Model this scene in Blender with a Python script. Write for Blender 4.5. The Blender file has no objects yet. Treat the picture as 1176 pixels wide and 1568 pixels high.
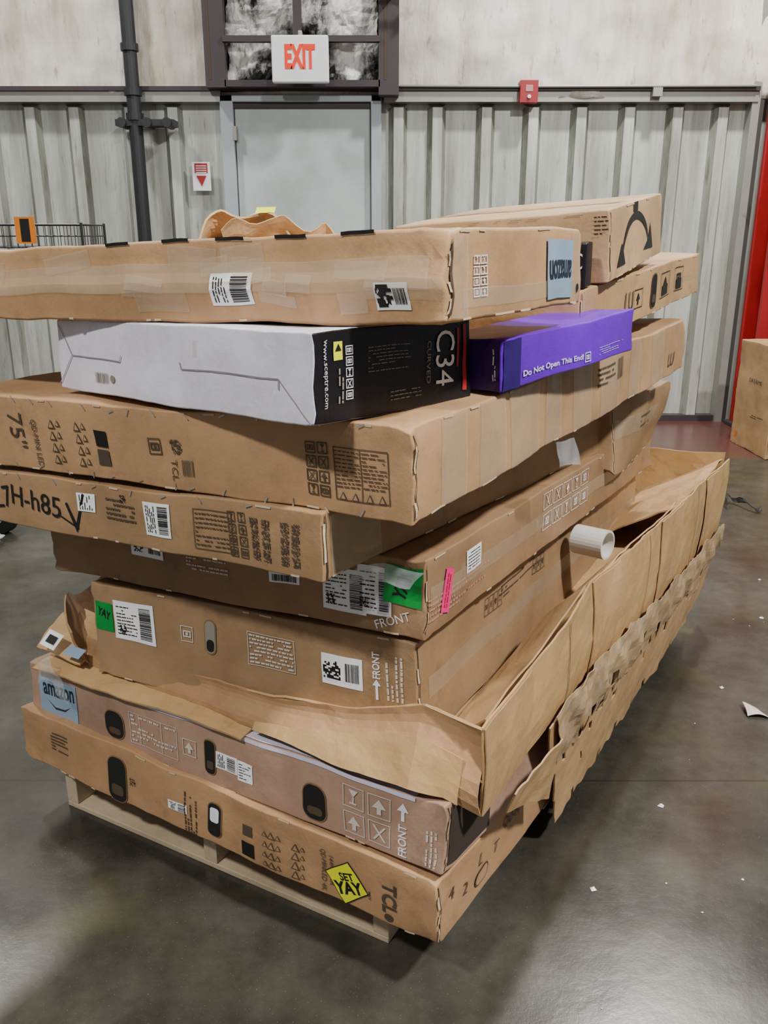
import bpy, bmesh, math, random
from mathutils import Vector, noise, Matrix
random.seed(7)
COL=bpy.context.scene.collection
def srgb(h,k=1.0):
    h=h.lstrip('#');o=[]
    for i in (0,2,4):
        v=int(h[i:i+2],16)/255; v=v/12.92 if v<=.04045 else ((v+.055)/1.055)**2.4
        o.append(min(v*k,1))
    return (*o,1)
MATS={}
def simple(name,col,rough=.6,metal=0,alpha=1,coat=0,spec=.5):
    if name in MATS: return MATS[name]
    m=bpy.data.materials.new(name);m.use_nodes=True
    nt=m.node_tree;b=nt.nodes['Principled BSDF']
    tc=nt.nodes.new('ShaderNodeTexCoord');n=nt.nodes.new('ShaderNodeTexNoise');n.inputs['Scale'].default_value=14;n.inputs['Detail'].default_value=4
    nt.links.new(tc.outputs['Object'],n.inputs['Vector'])
    mx=nt.nodes.new('ShaderNodeMix');mx.data_type='RGBA'
    c=srgb(col);mx.inputs[6].default_value=(c[0]*.82,c[1]*.82,c[2]*.82,1);mx.inputs[7].default_value=c
    nt.links.new(n.outputs['Fac'],mx.inputs[0]);nt.links.new(mx.outputs[2],b.inputs['Base Color'])
    b.inputs['Roughness'].default_value=rough;b.inputs['Metallic'].default_value=metal;b.inputs['Alpha'].default_value=alpha
    b.inputs['Coat Weight'].default_value=coat;b.inputs['Specular IOR Level'].default_value=spec
    MATS[name]=m;return m
def N(nt,t,**k):
    n=nt.nodes.new(t)
    for a,v in k.items():
        if a in n.inputs.keys(): n.inputs[a].default_value=v
        else: setattr(n,a,v)
    return n
def ramp(nt,stops):
    r=nt.nodes.new('ShaderNodeValToRGB');e=r.color_ramp.elements
    e[0].position,e[0].color=stops[0];e[1].position,e[1].color=stops[-1]
    for p,c in stops[1:-1]:
        q=e.new(p);q.color=c
    return r
def mixrgb(nt,f,a,b,mode='MIX'):
    m=nt.nodes.new('ShaderNodeMix');m.data_type='RGBA';m.blend_type=mode
    for i,v in ((0,f),(6,a),(7,b)):
        if isinstance(v,bpy.types.NodeSocket): nt.links.new(v,m.inputs[i])
        else: m.inputs[i].default_value=v
    return m.outputs[2]
def cardboard(name,col,seed=0,rough=.55,dirt=.6,scuff=.0):
    m=bpy.data.materials.new(name);m.use_nodes=True;nt=m.node_tree;b=nt.nodes['Principled BSDF']
    tc=N(nt,'ShaderNodeTexCoord');mp=N(nt,'ShaderNodeMapping');mp.inputs['Location'].default_value=(seed*3.1,seed*1.7,seed)
    nt.links.new(tc.outputs['Object'],mp.inputs['Vector'])
    n1=N(nt,'ShaderNodeTexNoise',Scale=3.5,Detail=6.0,Roughness=.6);n2=N(nt,'ShaderNodeTexNoise',Scale=60.,Detail=3.0)
    n3=N(nt,'ShaderNodeTexNoise',Scale=9.,Detail=8.0,Roughness=.75);n4=N(nt,'ShaderNodeTexNoise',Scale=22.,Detail=9.0,Roughness=.8,Distortion=1.2)
    for n in (n1,n2,n3,n4): nt.links.new(mp.outputs[0],n.inputs['Vector'])
    c=Vector(srgb(col)[:3]);f=lambda k,w=(1,1,1):(c[0]*k*w[0],c[1]*k*w[1],c[2]*k*w[2],1)
    r1=ramp(nt,[(.3,f(.72)),(.5,f(.97)),(.7,f(1.16,(1,1.01,1.05)))])
    nt.links.new(n1.outputs['Fac'],r1.inputs[0])
    r3=ramp(nt,[(.54,(0,0,0,1)),(.70,(1,1,1,1))]);nt.links.new(n3.outputs['Fac'],r3.inputs[0])
    mu=N(nt,'ShaderNodeMath',operation='MULTIPLY');mu.inputs[1].default_value=dirt;nt.links.new(r3.outputs[0],mu.inputs[0])
    o=mixrgb(nt,mu.outputs[0],r1.outputs[0],f(.56,(1,.98,.95)))
    r4=ramp(nt,[(.60-scuff,(0,0,0,1)),(.68-scuff,(.45+scuff*2,)*3+(1,))]);nt.links.new(n4.outputs['Fac'],r4.inputs[0])
    o=mixrgb(nt,r4.outputs[0],o,f(1.25,(1,1.05,1.14)) if not scuff else (.40,.37,.34,1))
    nt.links.new(o,b.inputs['Base Color'])
    b.inputs['Roughness'].default_value=rough;b.inputs['Specular IOR Level'].default_value=.35
    bp=N(nt,'ShaderNodeBump',Strength=.45,Distance=.005)
    ad=N(nt,'ShaderNodeMath',operation='MULTIPLY_ADD');ad.inputs[1].default_value=.25
    nt.links.new(n2.outputs['Fac'],ad.inputs[0]);nt.links.new(n3.outputs['Fac'],ad.inputs[2])
    nt.links.new(ad.outputs[0],bp.inputs['Height']);nt.links.new(bp.outputs[0],b.inputs['Normal'])
    return m
def mkmesh(name,verts,faces,mats,mi=None,smooth=False,parent=None):
    me=bpy.data.meshes.new(name);me.from_pydata([tuple(v) for v in verts],[],faces);me.validate()
    o=bpy.data.objects.new(name,me);COL.objects.link(o)
    for m in (mats if isinstance(mats,list) else [mats]): me.materials.append(m)
    if mi and len(mi)==len(me.polygons): me.polygons.foreach_set('material_index',mi)
    if smooth: me.polygons.foreach_set('use_smooth',[True]*len(me.polygons))
    if parent: o.parent=parent
    return o
def empty(name,loc=(0,0,0)):
    e=bpy.data.objects.new(name,None);COL.objects.link(e);e.empty_display_size=.1;return e
class Acc:
    """collects polygons of several materials into one mesh"""
    def __init__(s): s.v=[];s.f=[];s.m=[];s.mats=[]
    def mi(s,m):
        if m not in s.mats: s.mats.append(m)
        return s.mats.index(m)
    def poly(s,pts,m):
        b=len(s.v);s.v+=pts;s.f.append(tuple(range(b,b+len(pts))));s.m.append(s.mi(m))
    def box(s,lo,hi,m,xf=None):
        c=[Vector((x,y,z)) for x in (lo[0],hi[0]) for y in (lo[1],hi[1]) for z in (lo[2],hi[2])]
        if xf: c=[xf(p) for p in c]
        b=len(s.v);s.v+=c;k=s.mi(m)
        for q in ((0,1,3,2),(4,6,7,5),(0,4,5,1),(2,3,7,6),(0,2,6,4),(1,5,7,3)): s.f.append(tuple(b+i for i in q));s.m.append(k)
    def cyl(s,p,q,r,m,n=14,cap=True):
        p=Vector(p);q=Vector(q);d=(q-p).normalized();a=d.orthogonal().normalized();c=d.cross(a);b=len(s.v);k=s.mi(m)
        for e in (p,q):
            for i in range(n): t=2*math.pi*i/n;s.v.append(e+a*r*math.cos(t)+c*r*math.sin(t))
        for i in range(n): j=(i+1)%n;s.f.append((b+i,b+j,b+n+j,b+n+i));s.m.append(k)
        if cap: s.f.append(tuple(b+i for i in range(n))[::-1]);s.m.append(k);s.f.append(tuple(b+n+i for i in range(n)));s.m.append(k)
    def build(s,name,parent=None,bevel=0,smooth=False):
        o=mkmesh(name,s.v,s.f,s.mats,s.m,smooth,parent)
        if bevel:
            md=o.modifiers.new('bevel','BEVEL');md.width=bevel;md.segments=2;md.limit_method='ANGLE';md.angle_limit=.8
        return o
TXT={}
def textmesh(s,bold=0):
    if (s,bold) in TXT: return TXT[(s,bold)]
    cu=bpy.data.curves.new('t','FONT');cu.body=s;cu.resolution_u=3;cu.align_x='CENTER';cu.align_y='CENTER';cu.size=1;cu.offset=bold
    o=bpy.data.objects.new('t',cu);COL.objects.link(o);bpy.context.view_layer.update()
    me=bpy.data.meshes.new_from_object(o.evaluated_get(bpy.context.evaluated_depsgraph_get()))
    v=[tuple(x.co[:2]) for x in me.vertices];f=[tuple(p.vertices) for p in me.polygons]
    bpy.data.objects.remove(o);bpy.data.meshes.remove(me);TXT[(s,bold)]=(v,f);return v,f
# ---- inks
INK=simple('ink_brown','#4c3f33',.7);BLK=simple('ink_black','#151413',.5);WHT=simple('label_paper','#f8f8fa',.45)
TANW=simple('ink_white_print','#d2c7ba',.6);GRN=simple('label_green','#0f8f3a',.45);PNK=simple('label_pink','#f71c80',.45)
YEL=simple('label_yellow','#f2f600',.45);BLU=simple('label_blue','#8ba3ba',.5);RED=simple('ink_red','#a8262c',.5)
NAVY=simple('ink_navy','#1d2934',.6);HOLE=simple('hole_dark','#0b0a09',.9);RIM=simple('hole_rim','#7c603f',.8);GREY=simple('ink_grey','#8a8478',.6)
WPR=simple('print_white','#eae8ec',.5);TAPE=simple('packing_tape','#dccdb2',.08,alpha=.24,coat=.9)
STAPLE=simple('staple_steel','#e8e8e8',.2,metal=.8);DARKC=simple('carton_dark_edge','#4e3d2b',.8);ORG=simple('label_orange','#f08a20',.5)
CLEAR=simple('clear_film','#dfe2e4',.06,alpha=.17,coat=1);SEAM=simple('seam_shadow_gap','#3d2e20',.9);TORN=simple('torn_paper_edge','#cdb999',.8)
class Carton:
    def __init__(s,name,P,yaw,tl,tr,L,B,H,mat,amp=.004,off=None,seed=0,edge=.004,bulge=0,crush=.006,seams=True):
        s.P=Vector(P);y,a,b=[math.radians(q) for q in (yaw,tl,tr)]
        s.l=Vector((-math.cos(y)*math.cos(a),math.sin(y)*math.cos(a),math.sin(a)))
        s.r=Vector((math.sin(y)*math.cos(b),math.cos(y)*math.cos(b),math.sin(b)))
        s.u=s.r.cross(s.l).normalized();s.L,s.B,s.H=L,B,H;s.amp=amp;s.off=off or {};s.seed=Vector((seed*7.3,seed*2.1,seed*5.7));s.bulge=bulge;s.crush=crush
        s.root=empty(name);s.acc=Acc();s.mat=mat
        nx,ny,nz=[max(2,int(round(q/.022))) for q in (L,B,H)]
        idx={};V=[];F=[]
        def vid(i,j,k):
            if (i,j,k) not in idx: idx[(i,j,k)]=len(V);V.append(s.pt(L*i/nx,B*j/ny,H*k/nz))
            return idx[(i,j,k)]
        for i in range(nx):
            for j in range(ny):
                F.append((vid(i,j,0),vid(i,j+1,0),vid(i+1,j+1,0),vid(i+1,j,0)));F.append((vid(i,j,nz),vid(i+1,j,nz),vid(i+1,j+1,nz),vid(i,j+1,nz)))
        for i in range(nx):
            for k in range(nz):
                F.append((vid(i,0,k),vid(i+1,0,k),vid(i+1,0,k+1),vid(i,0,k+1)));F.append((vid(i,ny,k),vid(i,ny,k+1),vid(i+1,ny,k+1),vid(i+1,ny,k)))
        for j in range(ny):
            for k in range(nz):
                F.append((vid(0,j,k),vid(0,j,k+1),vid(0,j+1,k+1),vid(0,j+1,k)));F.append((vid(nx,j,k),vid(nx,j+1,k),vid(nx,j+1,k+1),vid(nx,j,k+1)))
        o=mkmesh('carton_shell',V,F,mat,smooth=True,parent=s.root)
        bm=bmesh.new();bm.from_mesh(o.data);bmesh.ops.recalc_face_normals(bm,faces=bm.faces);bm.to_mesh(o.data);bm.free()
        md=o.modifiers.new('edge','BEVEL');md.width=edge;md.segments=2;md.limit_method='ANGLE';md.angle_limit=.9
        o.modifiers.new('wn','WEIGHTED_NORMAL')
        s.shell=o
        if seams:
            R=random.Random(seed+50)
            M=s.M('R',.008,H/2);s.rect(M,-.0016,-H*.46,.0014,H*.46,SEAM,.0015)
            for q in range(6):
                y0=R.uniform(-H*.45,H*.2);M2=s.M('R',.004,H/2);s.rect(M2,-.003,y0,.0025,y0+R.uniform(.01,.03),TORN,.0018)
            for q in range(10):
                s0=R.uniform(.04,L*.95);t0=R.choice([.004,H-.004]);M2=s.M('L',s0,t0);s.rect(M2,0,-.002,R.uniform(.01,.035),.002,TORN,.0014)
                s0=R.uniform(.02,B*.95);M2=s.M('R',s0,R.choice([.004,H-.004]));s.rect(M2,0,-.002,R.uniform(.015,.05),.002,TORN,.0014)
    def pt(s,a,b,c):
        p=s.P+s.l*a+s.r*b+s.u*c
        fa,fb,fc=a/s.L,b/s.B,c/s.H
        for (i,j,k),d in s.off.items():
            w=(fa if i else 1-fa)*(fb if j else 1-fb)*(fc if k else 1-fc);p=p+(s.l*d[0]+s.r*d[1]+s.u*d[2])*w
        q=Vector((min(max(a,0),s.L),min(max(b,0),s.B),min(max(c,0),s.H)))
        p=p+noise.noise_vector(q*5+s.seed)*s.amp*1.6+noise.noise_vector(q*17+s.seed)*s.amp*.4
        da=min(q.x,s.L-q.x);db=min(q.y,s.B-q.y);dc=min(q.z,s.H-q.z)
        w=.7*math.exp(-(da+db)/.025)+1.2*math.exp(-(da+dc+db)/.03)+.10*math.exp(-(db+dc)/.012)+.10*math.exp(-(da+dc)/.012)
        if w>.02: p=p+noise.noise_vector(q*30+s.seed)*s.crush*min(w,1.6)
        if s.bulge: p=p-s.r*s.bulge*math.exp(-((fc-.42)/.16)**2)*(1 if b<.001 else 0)
        return p
    def M(s,face,s0,t0,rot=0):
        cr,sr=math.cos(math.radians(rot)),math.sin(math.radians(rot))
        def f(x,y,o=.0013):
            X=x*cr-y*sr;Y=x*sr+y*cr;o=o+.0005
            if face=='L': return s.pt(s0-X,0,t0+Y)-s.r*o
            if face=='R': return s.pt(0,s0+X,t0+Y)-s.l*o
            return s.pt(s0-X,t0+Y,s.H)+s.u*o
        return f
    def rect(s,M,x0,y0,x1,y1,m,o=.0013):
        nx=max(1,int(abs(x1-x0)/.018)+1) if abs(x1-x0)>.012 else 1;ny=max(1,int(abs(y1-y0)/.018)+1) if abs(y1-y0)>.012 else 1
        b=len(s.acc.v);k=s.acc.mi(m)
        for j in range(ny+1):
            for i in range(nx+1): s.acc.v.append(M(x0+(x1-x0)*i/nx,y0+(y1-y0)*j/ny,o))
        for j in range(ny):
            for i in range(nx): q=b+j*(nx+1)+i;s.acc.f.append((q,q+1,q+nx+2,q+nx+1));s.acc.m.append(k)
    def patch(s,face,s0,t0,w,h,m,rot=0,o=.0015):
        M=s.M(face,s0,t0,rot);s.rect(M,-w/2,-h/2,w/2,h/2,m,o);return M
    def text(s,face,s0,t0,h,body,m,rot=0,o=.0022,sx=1,M=None,dx=0,dy=0,maxw=None,bold=0):
        M=M or s.M(face,s0,t0,rot);v,f=textmesh(body,bold);xs=[q[0] for q in v];W=(max(xs)-min(xs));cx=(max(xs)+min(xs))/2
        ys=[q[1] for q in v];cy=(max(ys)+min(ys))/2;HH=max(ys)-min(ys);k=h/HH;kx=k*sx
        if maxw: kx=maxw/W
        b=len(s.acc.v);mi=s.acc.mi(m)
        s.acc.v+=[M(dx+(q[0]-cx)*kx,dy+(q[1]-cy)*k,o) for q in v]
        s.acc.f+=[tuple(b+i for i in p) for p in f];s.acc.m+=[mi]*len(f)
    def lines(s,face,s0,t0,w,h,m=INK,rot=0,n=8,seed=1,M=None,thick=.45,cx=0,cy=0,o=.0018):
        M=M or s.M(face,s0,t0,rot);R=random.Random(seed)
        for i in range(n):
            y=cy+h/2-h*(i+.5)/n;x=-w/2
            while x<w/2-.003:
                ww=R.uniform(.004,.016);x1=min(x+ww,w/2)
                if R.random()<.9: s.rect(M,cx+x,y-h/n*thick/2,cx+x1,y+h/n*thick/2,m,o)
                x=x1+R.uniform(.0015,.003)
                if R.random()<.06: break
    def bars(s,M,cx,cy,w,h,seed=1,m=BLK,o=.0021,vert=False):
        R=random.Random(seed);x=-w/2
        while x<w/2-.0008:
            ww=R.choice([.0008,.0013,.002])*(1.3 if w>.03 else 1);x1=min(x+ww,w/2)
            if vert: s.rect(M,cx-h/2,cy+x,cx+h/2,cy+x1,m,o)
            else: s.rect(M,cx+x,cy-h/2,cx+x1,cy+h/2,m,o)
            x=x1+R.choice([.0008,.0014,.0018])
    def qr(s,M,cx,cy,w,n=11,seed=1,m=BLK,o=.0021,fill=.5):
        R=random.Random(seed);d=w/n
        for i in range(n):
            for j in range(n):
                if R.random()<fill: s.rect(M,cx-w/2+i*d,cy-w/2+j*d,cx-w/2+(i+1)*d,cy-w/2+(j+1)*d,m,o)
    def label(s,face,s0,t0,w,h,rot=0,seed=1,m=WHT,style=0):
        M=s.M(face,s0,t0,rot);s.rect(M,-w/2,-h/2,w/2,h/2,m,.0015)
        if style==0:
            s.bars(M,0,-h*.22,w*.8,h*.38,seed,o=.0024);s.lines(face,0,0,w*.8,h*.36,BLK,0,5,seed,M,.4,0,h*.25,.0024)
        elif style==1:
            s.bars(M,w*.28,0,h*.8,w*.28,seed,vert=True,o=.0024);s.lines(face,0,0,w*.5,h*.8,BLK,0,9,seed,M,.3,-w*.18,0,.0024);s.qr(M,-w*.3,-h*.25,min(w,h)*.25,8,seed,o=.0028)
        elif style==2:
            s.qr(M,-w*.25,0,h*.6,10,seed,o=.0024);s.bars(M,w*.25,0,w*.35,h*.6,seed+3,o=.0024)
        elif style==3:
            s.lines(face,0,0,w*.8,h*.8,BLK,0,6,seed,M,.3,0,0,.0024)
        return M
    def frame(s,M,x0,y0,x1,y1,m=INK,t=.0016,o=.0018):
        s.rect(M,x0,y0,x1,y0+t,m,o);s.rect(M,x0,y1-t,x1,y1,m,o);s.rect(M,x0,y0,x0+t,y1,m,o);s.rect(M,x1-t,y0,x1,y1,m,o)
    def icons(s,face,s0,t0,w,h,nx,ny,m=INK,rot=0,seed=1,filled=False):
        M=s.M(face,s0,t0,rot);R=random.Random(seed);dx,dy=w/nx,h/ny
        for i in range(nx):
            for j in range(ny):
                x=-w/2+i*dx;y=-h/2+j*dy;g=.08*min(dx,dy)
                s.frame(M,x+g,y+g,x+dx-g,y+dy-g,m,min(.0022,dx*.08))
                k=R.randint(0,3);cx,cy=x+dx/2,y+dy/2;q=min(dx,dy)*.28
                if k==0: s.poly(M,[(cx-q,cy-q*.2),(cx+q,cy-q*.2),(cx,cy+q)],m);s.rect(M,cx-q*.3,cy-q,cx+q*.3,cy-q*.2,m,.0018)
                elif k==1: s.frame(M,cx-q,cy-q*.7,cx+q,cy+q*.7,m,q*.3);s.rect(M,cx-q*.3,cy-q*.3,cx+q*.3,cy+q*.3,m,.0018)
                elif k==2:
                    for sg in (1,-1): s.poly(M,[(cx-q,cy-q*sg),(cx-q*.65,cy-q*sg),(cx+q,cy+q*sg),(cx+q*.65,cy+q*sg)],m)
                else: s.poly(M,[(cx-q*.7,cy+q),(cx+q*.7,cy+q),(cx,cy)],m);s.rect(M,cx-q*.12,cy-q,cx+q*.12,cy,m,.0018);s.rect(M,cx-q*.5,cy-q,cx+q*.5,cy-q*.75,m,.0018)
    def poly(s,M,pts,m,o=.0018): s.acc.poly([M(x,y,o) for x,y in pts],m)
    def rr(s,M,w,h,r,m,o=.0018,cx=0,cy=0,n=6):
        pts=[]
        for qx,qy,a in ((w/2-r,h/2-r,0),(-w/2+r,h/2-r,90),(-w/2+r,-h/2+r,180),(w/2-r,-h/2+r,270)):
            for i in range(n+1): t=math.radians(a+90*i/n);pts.append((cx+qx+r*math.cos(t),cy+qy+r*math.sin(t)))
        s.poly(M,pts,m,o)
    def hand(s,face,s0,t0,w,h,inner=None):
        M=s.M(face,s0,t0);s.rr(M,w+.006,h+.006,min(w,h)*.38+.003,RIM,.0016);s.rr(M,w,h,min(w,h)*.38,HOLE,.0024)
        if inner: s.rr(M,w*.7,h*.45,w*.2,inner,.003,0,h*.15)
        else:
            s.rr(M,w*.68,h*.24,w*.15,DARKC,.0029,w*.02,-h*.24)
    def tri(s,M,cx,cy,q,m=INK):
        s.poly(M,[(cx-q,cy-q*.8),(cx+q,cy-q*.8),(cx,cy+q)],m);s.poly(M,[(cx-q*.6,cy-q*.58),(cx+q*.6,cy-q*.58),(cx,cy+q*.6)],s.mat,.0023)
    def staples(s,face,t,a,b,n,seed=3):
        R=random.Random(seed)
        for i in range(n):
            x=a+(b-a)*(i+R.uniform(.2,.8))/n;M=s.M(face,x,t+R.uniform(-.003,.003),R.choice([20,-50,90,60]));s.rect(M,-.008,-.0013,.008,.0013,STAPLE,.0024)
    def done(s):
        if s.acc.f: s.acc.build('printed_marks_and_labels',s.root)
CB=[cardboard('corrugated_cardboard_%d'%i,c,i) for i,c in enumerate(['#ac8660','#a4846f','#bb9867','#987a59','#977757','#9d7d5a','#b08b64','#b68f66','#b89468','#c29f76'])]
# ================= BOTTOM BOX
b=Carton('television_box',(.103,1.357,.145),32.2,-.56,-2.5,1.284,2.05,.155,CB[0],seed=1,amp=.005,crush=.009)
b.hand('L',.915,.062,.062,.122);b.qr(b.M('L',.86,.072),0,0,.02,7,3,INK,.0018)
b.label('L',.708,.064,.026,.062,90,2,style=0);b.lines('L',.666,.06,.11,.045,rot=90,n=5,seed=4)
b.hand('L',.587,.07,.038,.088,WPR);M=b.M('L',.483,.06);b.rect(M,-.014,.012,.014,.04,INK,.0018);b.rect(M,-.018,-.045,.018,-.005,BLK,.0018)
for i in range(4):
    M=b.M('L',.415,.02+.026*i);b.tri(M,0,0,.011)
    for d in (-.018,.018): b.tri(M,d,0,.008)
for i in range(4):
    M=b.M('L',.352,.02+.024*i);b.tri(M,0,0,.012);b.tri(M,.018,.002,.007)
b.text('L',.28,.066,.015,'QD-MINILED 4K',INK,-90,maxw=.11);b.text('L',.258,.07,.012,'144Hz VRR',INK,-90,maxw=.08)
b.patch('L',.218,.058,.085,.082,BLK,40,.0018);b.patch('L',.218,.058,.080,.077,YEL,40,.0023)
b.text('L',.218,.072,.020,'SET',BLK,20,.0030,bold=.03);b.text('L',.213,.046,.030,'YAY',BLK,20,.0030,bold=.04)
b.text('L',.109,.07,.034,'TCL',INK,-90,maxw=.075,bold=.03);M=b.M('L',.112,.02);b.rr(M,.02,.02,.01,INK);b.text('L',.165,.055,.02,'7"',INK,-90)
b.lines('L',1.134,.09,.07,.06,rot=0,n=6,seed=8)
for i,(x,t) in enumerate([(.06,.10),(.12,.07),(.19,.10),(.27,.075),(.35,.1)]): b.text('R',x,t,.03,['4','2','L','T','QD-M'][i],INK,-10)
M=b.M('R',.2,.05);b.rr(M,.07,.04,.02,INK);b.rr(M,.06,.032,.016,b.mat,.0023)
b.done()
# ================= SECOND BOX
b=Carton('television_box',(.122,1.36,.318),33,-2.6,-3,1.284,2.0,.152,CB[1],seed=2,amp=.004)
b.patch('L',1.169,.066,.15,.11,BLU);b.text('L',1.165,.09,.034,'amazon',NAVY,0,maxw=.125,bold=.02)
b.poly(b.M('L',1.165,.05),[(-.05,.01),(-.02,-.006),(.02,-.006),(.045,.006),(.02,-.012),(-.02,-.012)],NAVY)
b.patch('L',1.2,.006,.09,.02,ORG)
b.hand('L',.95,.06,.062,.07);M=b.M('L',.81,.071);b.frame(M,-.085,-.042,.085,.042,TANW);b.frame(M,-.05,-.042,.03,.042,TANW);b.lines('L',.81,.071,.16,.076,TANW,n=7,seed=5)
b.icons('L',.685,.073,.05,.05,1,1,TANW,seed=2);b.hand('L',.621,.07,.03,.08)
b.label('L',.57,.07,.04,.066,90,4);b.label('L',.513,.064,.046,.048,0,5,style=3);b.hand('L',.319,.056,.060,.080)
b.icons('L',.184,.072,.125,.12,2,2,TANW,seed=6);b.text('L',.098,.045,.02,'FRONT',WPR,90,maxw=.07,bold=.02);b.poly(b.M('L',.098,.11),[(-.014,0),(.014,0),(0,.02)],WPR);b.rect(b.M('L',.098,.1),-.004,-.012,.004,.012,WPR,.0018)
b.lines('L',.031,.05,.08,.03,TANW,rot=90,n=3,seed=7)
LF=simple('lilac_film','#d9d2e6',.2,coat=.5)
b.patch('T',.6,.014,1.06,.026,LF,o=.002);b.patch('L',.6,.147,1.06,.010,LF,o=.002)
b.patch('R',.10,.078,.17,.13,simple('carton_painted_shade','#33281e',.9),o=.0016);b.done()  # dark patch paints the shade below the tray onto the right face
# ================= FOURTH BOX (in tray)
b=Carton('television_box',(.069,1.508,.50),28.5,-3.18,-3.0,.90,1.9,.24,CB[3],seed=4,amp=.0035)
b.patch('L',.862,.157,.06,.075,GRN);b.text('L',.862,.165,.024,'YAY',BLK,-15,maxw=.045,bold=.03)
b.label('L',.759,.157,.135,.10,0,11,style=1);b.icons('L',.59,.157,.042,.045,1,1,TANW)
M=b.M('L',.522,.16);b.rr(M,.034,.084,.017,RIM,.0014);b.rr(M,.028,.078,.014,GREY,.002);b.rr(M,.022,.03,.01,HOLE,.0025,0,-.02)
M=b.M('L',.356,.152);b.frame(M,-.062,-.04,.062,.04,TANW);b.lines('L',.356,.152,.115,.074,TANW,n=8,seed=9)
b.label('L',.176,.145,.10,.07,0,12,style=2);b.text('L',.092,.174,.018,'FRONT',WPR,90,maxw=.06,bold=.02);b.poly(b.M('L',.093,.118),[(-.003,-.02),(.003,-.02),(.003,.01),(.01,.01),(0,.024),(-.01,.01),(-.003,.01)],WPR)
b.lines('L',.05,.15,.10,.045,TANW,rot=90,n=4,seed=10)
b.patch('R',.95,.12,1.8,.045,TAPE);b.lines('R',.62,.2,.3,.04,INK,n=4,seed=3);b.icons('R',.42,.19,.12,.05,4,1,INK,seed=4);b.icons('R',.75,.19,.1,.05,3,1,INK,seed=5);b.done()
# ================= FIFTH
b=Carton('television_box',(.080,1.505,.752),29.5,-3.1,-2.5,1.05,1.9,.160,CB[4],seed=5,amp=.0035,crush=.009)
b.label('L',.72,.10,.10,.05,0,21,style=2);b.lines('L',.54,.09,.12,.05,TANW,n=6,seed=11);b.label('L',.33,.09,.077,.04,0,22)
b.label('L',.18,.075,.104,.09,0,23,style=1);b.label('L',.11,.085,.075,.10,0,24,style=1);b.patch('L',.046,.105,.082,.08,GRN,-4,.0034);b.text('L',.046,.105,.030,'YAY',BLK,70,.0042,maxw=.06,bold=.04)
b.text('L',.07,.03,.018,'FRONT',WPR,20)
LP=simple('red_print_faint','#b98872',.6)
M=b.M('R',.10,.075,-18);b.rect(M,-.018,-.045,.018,.045,PNK,.0026);b.lines('R',0,0,.07,.02,RED,90,2,3,b.M('R',.10,.075,-18+90),.4,o=.0034)
b.label('R',.23,.106,.075,.05,0,25,style=3)
for k in range(2): b.lines('R',.16,.055,.30,.05,LP,n=5,seed=30+k)
b.icons('R',.87,.125,.40,.05,5,1,WPR,seed=5);b.icons('R',.87,.07,.40,.05,5,1,WPR,seed=8);b.patch('R',.95,.08,1.85,.04,TAPE);b.done()
# ================= SIXTH
b=Carton('television_box',(-.104,1.397,.922),32.7,-3.67,-2.7,1.2,1.85,.124,CB[5],seed=6,amp=.004)
b.text('L',.80,.066,.046,'H-h85',BLK,-6,maxw=.17);b.text('L',.955,.06,.05,'23L7',BLK,8,maxw=.13)
M=b.M('L',.67,.04);b.poly(M,[(-.03,.03),(-.024,.034),(0,-.01),(.03,.06),(.036,.056),(0,-.03)],BLK);b.poly(b.M('L',.70,.035,-20),[(-.02,-.003),(.04,-.003),(.04,.001),(-.02,.001)],BLK)
b.label('L',.41,.068,.07,.074,90,31);b.label('L',.63,.08,.04,.058,90,32,style=3);b.lines('L',.52,.075,.09,.05,rot=0,n=5,seed=12)
M=b.M('L',.26,.06);b.frame(M,-.05,-.04,.05,.04);b.lines('L',.26,.06,.09,.07,n=8,seed=13,thick=.3)
b.icons('L',.21,.06,.022,.09,1,4,seed=3);b.icons('L',.185,.06,.022,.09,1,4,seed=4)
for x in (.155,.128,.085,.06): M=b.M('L',x,.058);[b.qr(M,0,-.03+.02*i,.018,7,int(x*99)+i,INK,.0018,.6) for i in range(4)]
b.qr(b.M('L',.51,.10),0,0,.018,7,3,BLK);b.staples('L',.116,.1,1.1,9,5)
b.patch('R',.1,.06,.16,.11,TAPE)
b.done()
# ================= SEVENTH
b=Carton('television_box',(.048,1.326,1.051),31.9,-2.5,1.2,1.25,1.772,.157,CB[6],seed=7,amp=.005,crush=.008)
b.text('L',1.0,.085,.05,'75"',INK,-90,maxw=.075);b.text('L',.94,.06,.02,'QD-MINI LED',INK,-90,maxw=.1)
for x in (.88,.80):
    for i in range(4): M=b.M('L',x,.03+.024*i);b.tri(M,0,0,.011);b.tri(M,.02,.003,.008)
M=b.M('L',.73,.066);b.rect(M,-.018,.003,.018,.036,BLK,.0018);b.rect(M,-.018,-.036,.018,-.003,INK,.0018)
b.icons('L',.575,.085,.04,.04,1,1);M=b.M('L',.505,.066);b.qr(M,-.014,.02,.028,9,5,INK);b.bars(M,.012,-.02,.03,.03,6,INK);b.text('L',.53,.04,.016,'TCL',INK,-90)
b.icons('L',.19,.073,.05,.096,2,4,seed=9);M=b.M('L',.10,.070);b.frame(M,-.055,-.044,.055,.044);b.frame(M,-.055,-.044,.0,.044)
b.lines('L',.128,.078,.05,.064,n=10,seed=14,rot=0,thick=.3);b.lines('L',.073,.078,.05,.064,n=10,seed=15,thick=.3);
for x in (.14,.115,.085,.06): b.tri(b.M('L',x,.033),0,0,.008)
b.staples('L',.150,.05,1.2,15,5);b.staples('L',.008,.05,1.2,15,6)
for i,x in enumerate([.14,.30,.46,.62,.80,1.0,1.22,1.45]): b.patch('R',x,.078,.09+.03*(i%3),.150,TAPE)
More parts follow.
